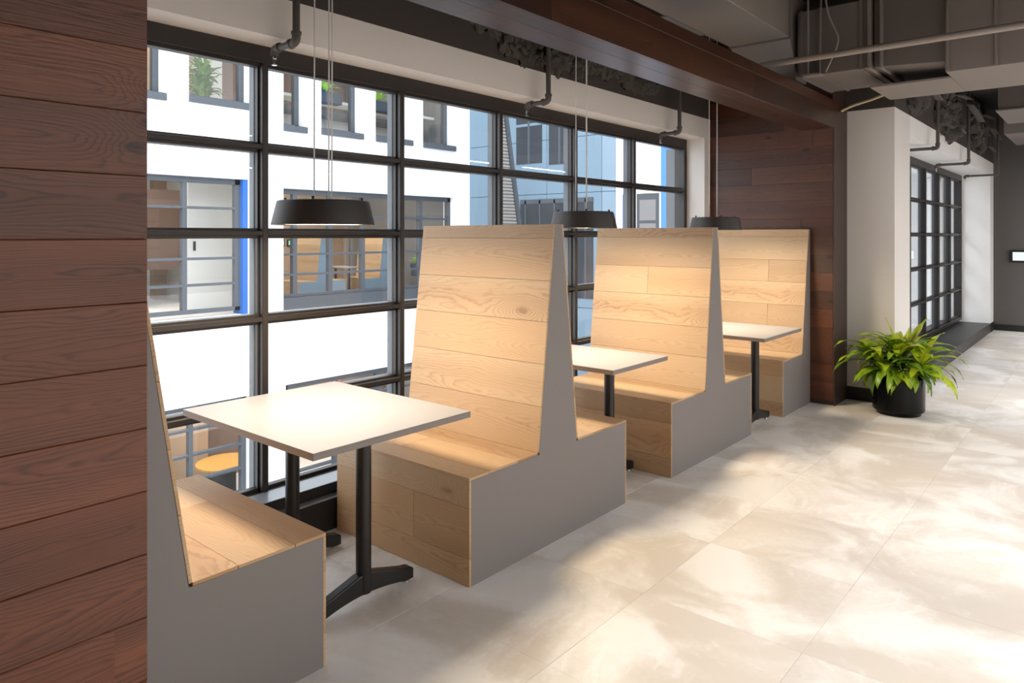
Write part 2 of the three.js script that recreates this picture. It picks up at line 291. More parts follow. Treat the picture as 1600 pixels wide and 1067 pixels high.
function bench(label, x, z, kind, mat = M.taupe, mats = oak, group = 'plywood booth benches by the window', seams = {}) {
  const root = thing('booth_bench', label, 'bench', [x, 0, z], 0, group);
  const t = PT + 0.0004;
  if (kind === 'double') {
    const m = BW / 2;
    part(root, 'body', poly([[t, 0], [t, SE - t], [BI + t, SE - t], [m - BTOP + t, HT - 0.001], [m + BTOP - t, HT - 0.001], [BW - BI - t, SE - t], [BW - t, SE - t], [BW - t, 0]], BL - 0.0006, -BL + 0.0003), mat);
    halfPlanks(root, BW, m - BTOP, false, mats, seams); halfPlanks(root, BW, m - BTOP, true, mats, { seat: { 1: -0.4 } });
    part(root, 'top_cap', box(m - BTOP, m + BTOP, HT - 0.001, HT + 0.001, -BL, 0), mats[1]);
  } else {
    const pts = [[t, 0], [t, SE - t], [BI + t, SE - t], [HW - 0.046 + t, HT - 0.001], [HW, HT - 0.001], [HW, 0]];
    const mir = kind === 'half_left';
    part(root, 'body', poly(mir ? pts.map(([a, b]) => [HW - a, b]).reverse() : pts, BL - 0.0006, -BL + 0.0003), mat);
    halfPlanks(root, HW, HW - 0.046, mir, mats, seams);
    part(root, 'top_cap', mir ? box(0, 0.046, HT - 0.001, HT + 0.001, -BL, 0) : box(HW - 0.046, HW, HT - 0.001, HT + 0.001, -BL, 0), mats[1]);
  }
  return root;
}
const BZ0 = -2.0688;
bench('single-sided oak bench against the near dark plank wall, partly cut off by it', PX + 0.0015, BZ0, 'half_left', M.taupe, oak, 'plywood booth benches by the window', { seat: { 1: -0.59 }, back: { 2: -0.4 } });
bench('large double-sided oak booth bench with grey end panel, the nearest of the two full ones', 2.1596, BZ0, 'double', M.taupe, oak, 'plywood booth benches by the window', { front: { 1: -0.347 }, seat: { 1: -0.576 } });
bench('double-sided oak booth bench with grey end panel, standing between the second and third pendant lamps', 3.9297, BZ0, 'double', M.taupe, oak, 'plywood booth benches by the window', { back: { 3: -0.47 } });
bench('single-sided oak bench backing onto the far dark plank wall beside the potted plant', PX2 - HW - 0.001, BZ0, 'half_right', M.taupe, oak, 'plywood booth benches by the window', { back: { 3: -0.33, 1: -0.32 } });

// ---------------------------------------------------------------- tables
function footGeo() {       // an arched foot along x, 0.49 long
  const L = 0.245, s = new THREE.Shape();
  s.moveTo(-L, 0.016); s.lineTo(-L, 0.05); s.quadraticCurveTo(-L + 0.01, 0.06, -L + 0.04, 0.062); s.quadraticCurveTo(-0.12, 0.085, -0.03, 0.112); s.lineTo(0.03, 0.112); s.quadraticCurveTo(0.12, 0.085, L - 0.04, 0.062); s.quadraticCurveTo(L - 0.01, 0.06, L, 0.05); s.lineTo(L, 0.016);
  s.lineTo(L - 0.035, 0.014); s.quadraticCurveTo(0, 0.07, -L + 0.035, 0.014); s.closePath();
  const g = new THREE.ExtrudeGeometry(s, { depth: 0.034, bevelEnabled: true, bevelSize: 0.005, bevelThickness: 0.005, bevelSegments: 2, curveSegments: 10 }); g.translate(0, 0, -0.017); return g;
}
const FOOT = footGeo();
function table(label, x, zFront, w, d = 0.961, label2) {
  const root = thing('cafe_table', label, 'table', [x, 0, zFront - d / 2], 0, 'booth tables');
  const H = 0.73, T = 0.0262;
  part(root, 'tabletop', box(-w / 2 + 0.0005, w / 2 - 0.0005, H - 0.0016, H, -d / 2 + 0.0005, d / 2 - 0.0005, 0.0006), M.tableTop);
  part(root, 'edge_band', box(-w / 2, w / 2, H - T, H - 0.0016, -d / 2, d / 2, 0.001), M.tableEdge);
  for (const z of [-0.255, 0.255]) {
    part(root, 'mounting_plate', box(-0.14, 0.14, H - T - 0.012, H - T, z - 0.035, z + 0.035, 0.003), M.black);
    part(root, 'column', new THREE.CylinderGeometry(0.031, 0.031, H - T - 0.052, 28).translate(0, (H - T - 0.012 + 0.04) / 2, z), M.black);
    const f = part(root, 'foot', FOOT.clone().translate(0, 0, z), M.black);
    for (const s of [-1, 1]) part(f, 'glide', new THREE.CylinderGeometry(0.014, 0.017, 0.018, 16).translate(s * 0.222, 0.009, z), M.chrome);
  }
  return root;
}
table('grey-white laminate table with black twin pedestals, the nearest one, in the first booth', 1.805, -2.094, 0.778);
table('grey-white laminate table in the middle booth, below the second pendant lamp', 3.67, -2.12, 0.625);
table('grey-white laminate table in the far booth, below the third pendant lamp', 5.49, -1.94, 0.787);

// ---------------------------------------------------------------- pendant lamps
function pendant(label, x, z, R) {
  const root = thing('pendant_lamp', label, 'lamp', [x, 1.52, z], 0, 'pendant lamps over the booth tables'), h = 0.102, r2 = R * 0.895;
  const pr = [[R - 0.004, 0.004], [R - 0.0005, 0], [R, 0.003], [r2, h - 0.004], [r2 - 0.006, h], [0.001, h]].map(([a, b]) => new THREE.Vector2(a, b));
  const inn = [[0.001, h - 0.004], [r2 - 0.01, h - 0.006], [R - 0.004, 0.004]].map(([a, b]) => new THREE.Vector2(a, b));
  part(root, 'lamp_shade', new THREE.LatheGeometry(pr, 64), M.lamp);
  part(root, 'reflector', new THREE.LatheGeometry(inn, 64), M.whiteBright);
  part(root, 'diffuser', new THREE.CylinderGeometry(R - 0.012, R - 0.012, 0.004, 48).translate(0, 0.046, 0), lampGlow);
  for (const a of [0.867, 2.437, 4.008]) part(root, 'knob', new THREE.CylinderGeometry(0.006, 0.006, 0.014, 10).translate(Math.cos(a) * r2 * 0.85, h + 0.007, Math.sin(a) * r2 * 0.85), M.black);
  for (const [a, q] of [[-0.0145, -0.048], [0.0233, 0.0032], [0.0476, -0.0087]]) part(root, 'cable', rod([a, h, q], [a + 0.004, CEIL - 1.52, q], 0.003, 6), M.cable);
  return root;
}
const WARM = new THREE.Color().setRGB(1, 0.80, 0.55);
const lampGlow = new THREE.MeshStandardMaterial({ color: 0x111111, roughness: 0.8, emissive: WARM, emissiveIntensity: 1.2 });
const PENDANT_POWER = 92;
for (const [l, x, z, R] of [['drum pendant lamp over the nearest table, the largest in view', 1.8, -2.585, 0.215], ['drum pendant lamp hanging between the two full benches with its lit underside showing', 3.67, -2.534, 0.208], ['drum pendant lamp of the far booth, in front of the dark planks', 5.5, -2.498, 0.208]]) {
  pendant(l, x, z, R);
  const s = R * 1.3, L = new THREE.RectAreaLight(WARM, PENDANT_POWER, s, s); L.position.set(x, 1.558, z); L.lookAt(x, 0, z); scene.add(L);
}

// ---------------------------------------------------------------- sprinkler pipes
function sprinkler(label, x, z, zEnd, yArm, group) {
  const root = thing('sprinkler_pipe', label, 'pipe', [x, 0, z], 0, group), r = 0.017, e = zEnd - z;
  part(root, 'drop_pipe', rod([0, yArm + 0.03, 0], [0, CEIL, 0], r, 14), M.pipe);
  part(root, 'elbow', [tube([[0, yArm + 0.045, 0], [0, yArm + 0.015, -0.002], [0, yArm + 0.002, -0.016], [0, yArm, -0.045]], 0.0205, 14, 14, 0.5), rod([0, yArm + 0.036, 0], [0, yArm + 0.05, 0], 0.024, 16), rod([0, yArm, -0.036], [0, yArm, -0.05], 0.024, 16)], M.pipe);
  part(root, 'arm', rod([0, yArm, -0.04], [0, yArm, e + 0.03], r * 0.92, 14), M.pipe);
  part(root, 'elbow', [tube([[0, yArm, e + 0.045], [0, yArm, e + 0.015], [0, yArm - 0.008, e + 0.003], [0, yArm - 0.035, e]], 0.0195, 14, 14, 0.5), rod([0, yArm, e + 0.036], [0, yArm, e + 0.05], 0.023, 16)], M.pipe);
  const h = part(root, 'sprinkler_head', [rod([0, yArm - 0.03, e], [0, yArm - 0.046, e], 0.011, 10), rod([-0.008, yArm - 0.046, e], [-0.004, yArm - 0.075, e], 0.0028, 6), rod([0.008, yArm - 0.046, e], [0.004, yArm - 0.075, e], 0.0028, 6), rod([0, yArm - 0.046, e], [0, yArm - 0.07, e], 0.0025, 6), rod([0, yArm - 0.074, e], [0, yArm - 0.078, e], 0.013, 12)], M.chrome);
  return root;
}
sprinkler('grey sprinkler pipe bent towards the booth window, above the nearest pendant lamp', 1.87, -2.9, -3.085, 2.37, 'window sprinklers');
sprinkler('grey sprinkler pipe bent towards the booth window, left of the second pendant lamp cables', 3.789, -2.9, -3.085, 2.37, 'window sprinklers');
sprinkler('grey sprinkler pipe at the end of the booth window beside the dark planks', 5.66, -2.9, -3.085, 2.37, 'window sprinklers');
sprinkler('grey sprinkler pipe at the far window, the one nearest the white pillar', 8.3, -1.39, -1.74, 2.36, 'window sprinklers');
sprinkler('grey sprinkler pipe at the far window, the middle one', 10.3, -1.395, -1.74, 2.36, 'window sprinklers');
sprinkler('grey sprinkler pipe at the far window, the one nearest the dark grey end wall', 12.5, -1.33, -1.74, 2.36, 'window sprinklers');

// ---------------------------------------------------------------- ceiling services
function blob(rx, ry, rz, seed, lump = 0.3) {
  const g = mergeVertices(new THREE.IcosahedronGeometry(1, 14).deleteAttribute('uv').deleteAttribute('normal')), p = g.attributes.position, uv = new Float32Array(p.count * 2);
  for (let i = 0; i < p.count; i++) {
    const x = p.getX(i), y = p.getY(i), z = p.getZ(i);
    const n = 1 + lump * (noise(x * 2 + 9 + z, y * 2 + z * 1.7, seed) - 0.5) * 2 + lump * 0.5 * (noise(x * 6 + z * 3, y * 6 - z * 4, seed + 1) - 0.5) + lump * 0.35 * (noise(x * 17 + z * 9, y * 17 - z * 11, seed + 2) - 0.5);
    p.setXYZ(i, x * rx * n, y * ry * n, z * rz * n); uv[2 * i] = x * 0.5 + z * 0.2; uv[2 * i + 1] = y * 0.5 + z * 0.3;
  }
  g.setAttribute('uv', new THREE.BufferAttribute(uv, 2)); g.computeVertexNormals(); return g;
}
const FOAMBLOBS = [51, 52, 53, 54].map((k) => { const g = blob(1, 1, 1, k, 0.5).toNonIndexed(); return g; });
// sprayed lumps stuck to a wall: points of [x, y, radius]; their backs stay flat on the wall
function foam(label, z, lumps, flaps = []) {
  const root = thing('sprayed_insulation', label, 'insulation', [0, 0, z]), gs = [];
  for (const [x, y, r, d] of lumps) {
    const g = pick(FOAMBLOBS).clone(); g.rotateZ(rr(0, 6.28)); g.scale(r * rr(0.9, 1.3), r * rr(0.8, 1.1), d); g.translate(x, y, d * 0.25);
    const p = g.attributes.position; for (let i = 0; i < p.count; i++) { if (p.getZ(i) < 0.002) p.setZ(i, 0.002); if (p.getY(i) > CEIL - 0.01) p.setY(i, CEIL - 0.01); } gs.push(g);
  }
  part(root, 'clump', gs, M.foam);
  for (const [x, y, zz, w, d, t] of flaps) { const g = box(-w / 2, w / 2, -0.006, 0.006, -d / 3, d / 3, 0.002); g.rotateX(0.2); g.rotateZ(t); g.translate(x, y, zz); part(root, 'foil_flap', g, M.foil); }
}
seedState = 777;
{
  const edge = [[3.1, 2.86], [3.176, 2.828], [3.452, 2.7], [3.523, 2.64], [3.733, 2.623], [4.093, 2.639], [4.537, 2.684], [4.8, 2.719], [4.994, 2.647], [5.348, 2.654], [5.504, 2.762], [5.6, 2.9]];
  const lo = (x) => { for (let i = 0; i + 1 < edge.length; i++) if (x <= edge[i + 1][0]) return edge[i][1] + (edge[i + 1][1] - edge[i][1]) * (x - edge[i][0]) / (edge[i + 1][0] - edge[i][0]); return 2.9; };
  const lumps = []; for (let x = 3.14; x < 5.58; x += 0.085) for (let y = lo(x) + 0.07; y < 3.3; y += 0.12) lumps.push([x + rr(-0.03, 0.03), y + rr(-0.02, 0.02), rr(0.06, 0.1), rr(0.02, 0.045)]);
  foam('dark rough sprayed fireproofing along the upper wall above the booth window', ZW, lumps, [[4.35, 2.86, 0.06, 0.3, 0.05, 0.05], [5.45, 2.83, 0.05, 0.3, 0.05, 0.03]]);
  const group = (cx, cy, rx, ry, n) => Array.from({ length: n }, () => { const a = rr(0, 6.28), q = Math.sqrt(rnd()); return [cx + Math.cos(a) * q * rx, cy + Math.sin(a) * q * ry, rr(0.09, 0.16), rr(0.05, 0.1)]; });
  foam('small dark fireproofing clump on the upper wall nearest the white pillar', ZW2, group(7.55, 2.92, 0.3, 0.2, 16), [[8.0, 2.86, 0.12, 0.5, 0.1, -0.1]]);
  foam('large dark fireproofing clump on the upper wall between the first two far sprinkler pipes', ZW2, group(9.15, 2.92, 0.5, 0.26, 30), [[9.6, 3.06, 0.14, 0.7, 0.14, 0.08], [10.4, 2.98, 0.15, 0.9, 0.12, -0.1], [9.75, 2.72, 0.08, 0.5, 0.08, -0.08]]);
  foam('dark fireproofing clump on the upper wall nearest the grey end wall', ZW2, group(11.5, 2.94, 0.65, 0.26, 30), [[11.7, 3.1, 0.13, 0.8, 0.12, 0.06], [12.5, 2.95, 0.13, 0.8, 0.12, -0.1], [12.5, 2.74, 0.08, 0.5, 0.08, -0.05]]);
}

{ // long duct over the beam
  const d = thing('ventilation_duct', 'long pale grey sheet metal duct running above the oak beam', 'duct');
  part(d, 'duct_body', box(-0.5, 5.48, 2.976, CEIL - 0.02, -2.36, -1.895, 0.004), M.duct);
  part(d, 'bracket_plate', box(3.9, 4.42, 2.8, 2.81, -2.25, -2.08, 0.002), M.duct);
  part(d, 'transition', poly([[5.48, 2.976], [5.48, CEIL - 0.02], [5.86, CEIL - 0.02], [5.86, 2.68], [5.62, 2.68], [5.56, 2.86]], 0.465, -2.36), M.duct);
  part(d, 'flange', [box(5.462, 5.482, 2.966, CEIL - 0.02, -2.37, -1.885, 0.002)], M.ductDark);
  part(d, 'flange', [box(2.9, 2.92, 2.968, CEIL - 0.02, -2.37, -1.885, 0.002)], M.ductDark);
}
{ // big duct across the aisle
  const d = thing('ventilation_duct', 'big grey sheet metal duct crossing above the aisle beside the pillar', 'duct');
  const X1 = 5.55, X2 = 6.3;
  part(d, 'duct_body', box(X1, X2, 2.68, 3.17, -1.86, -1.36, 0.003), M.ductDark);
  for (const z of [-1.83, -1.7, -1.41]) part(d, 'flange', box(X1 - 0.012, X2 + 0.01, 2.672, 3.175, z - 0.012, z + 0.012, 0.002), M.ductDark);
  part(d, 'flange', box(X1 - 0.03, X2 + 0.01, 2.668, CEIL - 0.03, -1.362, -1.342, 0.002), M.duct);
  part(d, 'middle_section', poly([[0, 2.68], [0, CEIL - 0.02], [0.44, CEIL - 0.02], [0.44, 2.655], [0.06, 2.68]].map(([a, b]) => [a, b]), X2 - X1 - 0.04, 0).rotateY(-Math.PI / 2).translate(X2 - 0.01, 0, -1.33), M.ductDark);
  part(d, 'flange', box(X1 - 0.02, X2 + 0.02, 2.66, CEIL - 0.02, -1.285, -1.27, 0.002), M.duct);
  part(d, 'lower_plate', box(5.78, 6.4, 2.576, 2.59, -1.41, -0.885, 0.002), M.duct);
  part(d, 'wide_section', box(X1, 6.4, 2.576, CEIL - 0.02, -0.885, 1.6, 0.004), M.duct);
  for (const z of [-0.87, -0.6, -0.3, 0.1]) part(d, 'flange', box(X1 - 0.016, 6.41, 2.582, CEIL - 0.02, z - 0.008, z + 0.008, 0.002), M.duct);
}
solid('ceiling_pipe', tube([[5.27, 2.745, -2.04], [5.27, 2.745, 1.8]], 0.023, 4, 16), M.conduit, 'thin pale pipe crossing below the big duct', null).userData = { label: 'thin pale pipe crossing in front of the big ceiling duct', category: 'pipe' };
{
  const t = thing('duct_hanger', 'thin rods and strap holding the big duct near the beam', 'hanger');
  part(t, 'rod', rod([5.45, 2.66, -1.75], [5.45, CEIL, -1.75], 0.007, 8), M.duct);
  part(t, 'rod', rod([5.49, 2.66, -1.68], [5.53, CEIL, -1.68], 0.007, 8), M.duct);
  part(t, 'wire', tube([[5.5, 2.68, -1.64], [5.49, 2.82, -1.57], [5.49, 2.92, -1.55], [5.5, 3.1, -1.62], [5.5, CEIL, -1.66]], 0.006, 30, 8, 0.3), M.conduit);
  part(t, 'strap', box(5.43, 5.52, 2.655, 2.668, -1.78, -1.66, 0.002), M.duct);
}
tag(solid('flexible_conduit', tube([[6.6, 2.56, -1.84], [6.62, 2.6, -1.75], [6.6, 2.63, -1.6], [6.55, 2.66, -1.45], [6.5, 2.68, -1.3]], 0.012, 30, 8, 0.4), M.cream, 'cream flexible conduit curving up from the beam end to the duct', null), null, 'conduit');
{ // ducts farther down the aisle
  const a = thing('ventilation_duct', 'dark grey duct with pale underside hanging farther down the aisle', 'duct');
  part(a, 'duct_body', box(9.2, 10.3, 2.82, CEIL - 0.02, -0.98, 1.5, 0.004), M.ductDark);
  part(a, 'bottom_plate', box(9.18, 10.32, 2.806, 2.82, -1.0, 1.5, 0.002), M.duct);
  part(a, 'flange', box(9.17, 10.33, 2.8, CEIL - 0.02, -0.72, -0.7, 0.002), M.duct);
  const b = thing('ventilation_duct', 'flat pale duct plate hanging near the dark end wall', 'duct');
  part(b, 'duct_body', box(11.1, 12.6, 2.78, CEIL - 0.02, -1.12, 1.5, 0.004), M.duct);
  part(b, 'flange', box(11.08, 12.62, 2.765, CEIL - 0.02, -0.8, -0.78, 0.002), M.ductDark);
}

// ---------------------------------------------------------------- wall touch screen
{
  const s = thing('wall_screen', 'small lit touch screen in a black frame on the dark grey end wall', 'screen', [XR, 1.157, -1.12]);
  part(s, 'frame', box(-0.035, 0, -0.092, 0.092, -0.15, 0.15, 0.006), M.black);
  part(s, 'display', box(-0.037, -0.034, -0.066, 0.062, -0.108, 0.108), new THREE.MeshStandardMaterial({ color: 0x111111, emissive: lin(225, 246, 232), emissiveIntensity: 1.1, roughness: 0.3 }));
}

// ---------------------------------------------------------------- potted plant
function leafGeo(L, W, droop, fold, twist) {
  const n = 12, pos = [], idx = [], uv = [];
  let x = 0, y = 0, a = 0;
  for (let i = 0; i <= n; i++) {
    const t = i / n, w = W * Math.pow(Math.sin(Math.PI * Math.pow(clamp(t * 0.97 + 0.03), 0.8)), 0.85) * (t < 0.15 ? 0.55 + t * 3 : 1) + 0.002 * (1 - t), tw = twist * t;
    const ct = Math.cos(tw), st = Math.sin(tw);
    const up = [-Math.sin(a), Math.cos(a)];
    for (const s of [-1, -0.5, 0, 0.5, 1]) {
      const side = s * w / 2, lift = fold * Math.abs(s) * w / 2 + 0.004 * Math.sin(t * 19 + s * 5) * Math.abs(s), zz = side * ct - lift * st, hh = side * st + lift * ct;
      pos.push(x + up[0] * hh, y + up[1] * hh, zz); uv.push(t, s * 0.5 + 0.5);
    }
    if (i < n) for (let k = 0; k < 4; k++) { const b = i * 5 + k; idx.push(b, b + 1, b + 5, b + 1, b + 6, b + 5); }
    a -= droop * (0.4 + 1.2 * t) / n; x += Math.cos(a) * L / n; y += Math.sin(a) * L / n;
  }
  const g = new THREE.BufferGeometry(); g.setAttribute('position', new THREE.Float32BufferAttribute(pos, 3)); g.setAttribute('uv', new THREE.Float32BufferAttribute(uv, 2)); g.setIndex(idx); g.computeVertexNormals(); return g;
}
const leafTex = dataTex(256, 64, (x, y) => { const s = Math.abs(y / 64 - 0.5) * 2, v = 0.5 + 0.5 * Math.sin(y * 1.9), e = sstep(0.86, 1, s), m = 1 - sstep(0, 0.07, s), n = noise(x / 30, y / 4, 71); const c = 205 + 22 * v + 24 * n; return [c * (1 + 0.06 * e + 0.06 * m), c * (1 + 0.06 * e + 0.05 * m), c * (0.92 + 0.05 * m)]; });
const leafMats = [[140, 178, 44], [160, 196, 44], [116, 156, 48], [192, 212, 46], [208, 224, 62], [98, 136, 48]].map((c) => new THREE.MeshPhysicalMaterial({ color: lin(...c), map: leafTex, roughness: 0.32, side: THREE.DoubleSide, transmission: 0.22, thickness: 0 }));
leafMats.forEach((m) => { m.transmission = 0; });
{
  const root = thing('potted_plant', 'lush yellow-green dracaena in a glossy black cylinder pot on the floor by the pillar', 'plant', [6.6, 0, -1.39]);
  const pr = [[0.001, 0.0], [0.165, 0.0], [0.168, 0.004], [0.168, 0.026], [0.188, 0.03], [0.194, 0.036], [0.195, 0.05], [0.195, 0.3], [0.192, 0.305], [0.186, 0.305], [0.183, 0.3], [0.183, 0.262]].map(([a, b]) => new THREE.Vector2(a, b));
  part(root, 'pot', new THREE.LatheGeometry(pr, 64), M.pot);
  part(root, 'soil', new THREE.CylinderGeometry(0.184, 0.184, 0.01, 32).translate(0, 0.262, 0), std(lin(44, 34, 28), 1));
  for (let i = 0; i < 7; i++) { const a = i * 0.9 + 0.3, r = 0.05 + 0.05 * (i % 3); part(root, 'stem', tube([[Math.cos(a) * r, 0.262, Math.sin(a) * r], [Math.cos(a) * r * 1.2, 0.36, Math.sin(a) * r * 1.2], [Math.cos(a) * r * 1.5, 0.46 + 0.03 * (i % 2), Math.sin(a) * r * 1.5]], 0.009, 10, 8, 0.3), std(lin(96, 116, 52), 0.6)); }
  // camera-facing frame: r to the right in the picture, f towards the camera
  const toCam = Math.atan2(1.41, -6.6);
  const leaf = (az, base, L, W, elev, droop, mat, tw = 0, tries = 0) => {
    const g = leafGeo(L * 0.93, W * 1.25, droop, 0.22, tw); g.rotateZ(elev); g.rotateY(az); g.translate(...base);
    const p = g.attributes.position; for (let i = 0; i < p.count; i++) { const X = p.getX(i) + 6.6, Z = p.getZ(i) - 1.39; if ((X > 6.86 && Z < -1.455) || (X > 6.49 && Z < -1.85) || p.getY(i) < 0.02) { if (tries < 8) leaf(tries % 2 ? az + 0.35 * (tries + 1) : az - 0.35 * (tries + 1), base, L, W, elev, droop, mat, tw, tries + 1); return; } }
    part(root, 'leaf', g, leafMats[mat]);
  };
  seedState = 909;
  // whorls
  for (let i = 0; i < 7; i++) {
    const a = i * 0.9 + 0.3, r = 0.05 + 0.05 * (i % 3), bx = Math.cos(a) * r * 1.5, bz = Math.sin(a) * r * 1.5, by = 0.46 + 0.03 * (i % 2);
    for (let k = 0; k < 13; k++) {
      const az = -a * 0 + k * 2.4 + rr(-0.3, 0.3) + i, lvl = k / 13;
      leaf(az, [bx, by - 0.1 * (1 - lvl), bz], rr(0.26, 0.42), rr(0.05, 0.078), 0.05 + 0.95 * lvl + rr(-0.15, 0.2), rr(0.9, 1.9), lvl > 0.8 ? (rnd() < 0.35 ? 4 : 3) : pick([0, 0, 1, 1, 2, 3, 3]), rr(-0.5, 0.5));
    }
  }
  for (let k = 0; k < 16; k++) leaf(k * 2.4 + 0.5, [Math.cos(k) * 0.06, 0.46 + 0.01 * (k % 5), Math.sin(k) * 0.06], rr(0.24, 0.34), rr(0.055, 0.08), rr(0.75, 1.25), rr(0.5, 1.5), pick([0, 1, 1, 3, 4]), rr(-0.5, 0.5));
  // low skirt hiding the rim
  for (let k = 0; k < 26; k++) leaf(k * 0.2417 * 1.0 + rr(-0.1, 0.1), [Math.cos(k * 0.2417) * 0.1, 0.36, -Math.sin(k * 0.2417) * 0.1], rr(0.22, 0.34), rr(0.05, 0.075), rr(-0.1, 0.35), rr(1.2, 2.1), pick([0, 1, 1, 2, 5]), rr(-0.5, 0.5));
  // leading shoots
  const R = -YAW * 0;
  const right = Math.atan2(-Math.sin(YAW), Math.cos(YAW));      // azimuth pointing right in the picture
  leaf(right, [0.06, 0.5, 0.05], 0.36, 0.085, 1.12, 0.2, 3); leaf(right + 0.4, [0.05, 0.48, 0.05], 0.25, 0.06, 1.45, 0.1, 4);
  leaf(right + Math.PI, [-0.05, 0.5, 0.0], 0.34, 0.07, 1.35, 0.25, 4, 0.5); leaf(right + Math.PI, [-0.08, 0.55, 0.02], 0.42, 0.055, 0.75, 1.2, 1);
  leaf(right + Math.PI - 0.2, [-0.08, 0.48, 0.05], 0.44, 0.05, 0.6, 1.9, 0); leaf(right, [0.1, 0.48, 0.05], 0.46, 0.05, 0.55, 1.0, 1); leaf(right - 0.3, [0.1, 0.42, 0.06], 0.5, 0.055, 0.35, 1.6, 0); leaf(right - 0.15, [0.12, 0.38, 0.06], 0.5, 0.03, 0.25, 1.7, 5);
}

// ---------------------------------------------------------------- light court outside
const FZ = -12.3;
{
  const b = thing('courtyard_building', 'white rendered building across the light court, with grid windows on three floors', 'building');
  const holes = [];
  const s = new THREE.Shape([[-8, -4.6], [12.83, -4.6], [12.83, 9], [-8, 9]].map(([x, y]) => new THREE.Vector2(x, y)));
  const hole = (x0, x1, y0, y1) => { const p = new THREE.Path([[x0, y0], [x0, y1], [x1, y1], [x1, y0]].map(([x, y]) => new THREE.Vector2(x, y))); s.holes.push(p); };
  const main = [[2.3, 6.918, 0.02, 2.51], [7.65, 12.291, 0.02, 2.39]];
  const low = [[2.3, 6.94, -3.75, -1.5], [7.7, 12.29, -3.75, -1.43]];
  const up = [[4.3, 5.41, 3.86, 6.3], [5.805, 6.982, 3.9, 6.3], [7.65, 8.165, 3.6, 6.0], [8.509, 9.553, 3.62, 6.0], [9.898, 10.951, 3.62, 6.0], [11.286, 12.335, 3.62, 6.0]];
  for (const h of [...main, ...low, ...up]) hole(...h);
  const fg = new THREE.ExtrudeGeometry(s, { depth: 0.36, bevelEnabled: false }); fg.translate(0, 0, FZ - 0.36); part(b, 'facade_wall', fg, M.plasterOut);
  // windows
  const frameWin = (x0, x1, y0, y1, z, vs, hs, wv, m) => {
    const gs = [box(x0, x1, y1 - 0.1, y1, z - 0.1, z), box(x0, x1, y0, y0 + 0.07, z - 0.1, z), box(x0, x0 + 0.06, y0, y1, z - 0.1, z), box(x1 - 0.1, x1, y0, y1, z - 0.1, z)];
    for (const x of vs) gs.push(box(x - wv / 2, x + wv / 2, y0, y1, z - 0.1, z + 0.001));
    for (const y of hs) gs.push(box(x0, x1, y - 0.022, y + 0.022, z - 0.1, z - 0.001));
    const w = part(b, 'window', gs, m);
    const g = new THREE.PlaneGeometry(x1 - x0, y1 - y0); g.translate((x0 + x1) / 2, (y0 + y1) / 2, z - 0.06); part(w, 'pane', g, M.glass);
  };
  frameWin(2.3, 6.82, 0.09, 2.51, FZ - 0.12, [3.9, 4.85, 5.79], [1.97, 1.06, 0.594], 0.085, M.greyOut);
  part(b, 'window_reveal', box(6.82, 6.918, 0.02, 2.51, FZ - 0.36, FZ - 0.02), M.blueOut, 'bright blue window reveal');
  frameWin(7.65, 12.291, 0.25, 2.39, FZ - 0.12, [7.98, 8.82, 9.655, 10.49, 11.32], [1.87, 1.1, 0.7], 0.095, M.greyOut);
  part(b, 'window_sill', box(7.65, 12.291, 0.02, 0.25, FZ - 0.2, FZ - 0.03), M.greyOut);
  frameWin(2.3, 6.94, -3.7, -1.5, FZ - 0.12, [3.9, 4.9, 5.9], [-1.95, -2.4, -2.85, -3.3], 0.075, M.greyOut);
  frameWin(7.7, 12.29, -3.7, -1.43, FZ - 0.05, [8.9, 10.0, 11.1], [-1.95, -2.6, -3.2], 0.09, M.greyOut);
  up.forEach(([x0, x1, y0, y1], i) => {
    frameWin(x0, x1, y0 + 0.02, y1, FZ - 0.28, [], [], 0.08, M.greyOut);
    part(b, 'window_sill', box(x0 - 0.0, x1 + 0.0, y0 - 0.1, y0 + 0.02, FZ - 0.3, FZ + 0.05), M.greyOut);
  });
  // storeys behind the facade
  const inner = (name, g, m) => part(b, name, g, m);
  for (const y of [-4.1, -0.2, 3.35]) inner('floor_slab', box(-8, 12.8, y, y + 0.2, -19, FZ - 0.37), M.inWhite);
  inner('floor_slab', box(-8, 12.8, 6.6, 6.8, -19, FZ - 0.37), M.inWhite);
  for (const [y0, y1] of [[-3.9, -0.2], [0, 3.35], [3.55, 6.6]]) { inner('side_wall', box(12.6, 12.8, y0, y1, -19, FZ - 0.37), M.inGrey); inner('side_wall', box(-8, -7.8, y0, y1, -19, FZ - 0.37), M.inWhite); }
  inner('back_wall', box(-8, 12.8, -3.9, -0.2, -19.2, -19), M.inBrown); inner('back_wall', box(7.2, 12.8, 0, 3.35, -17.2, -17), M.inWood); inner('back_wall', box(-8, 7.2, 0, 3.35, -19.2, -19), M.inWhite); inner('back_wall', box(-8, 12.8, 3.55, 6.6, -17.2, -17), M.inBrown);
  inner('partition_wall', box(7.5, 7.6, 0, 3.35, -19, FZ - 0.37), M.inWhite);
  const door = inner('partition_wall', box(6.4, 7.5, 0, 3.35, -13.7, -13.6), M.inWhite); part(door, 'handle', box(6.5, 6.54, 1.18, 1.36, -13.6, -13.57), M.black);
  inner('partition_wall', box(2.4, 7.4, 0.75, 2.45, -15.6, -15.5), M.inBrown); inner('cabinet', [box(4.6, 5.1, 0, 2.0, -15.2, -14.8), box(5.3, 5.6, 0, 1.7, -15.2, -14.8)], M.inGrey);
  inner('cabinet', [box(5.6, 6.1, 0, 1.4, -15.6, -15.1), box(3.2, 4.1, 0, 1.9, -16.2, -15.6)], M.inGrey);
  inner('partition_wall', box(5.9, 6.7, 3.55, 6.6, -14.2, -14.0), M.inWood); inner('partition_wall', box(6.75, 7.4, 3.55, 6.6, -14.4, -14.2), M.inWhite);
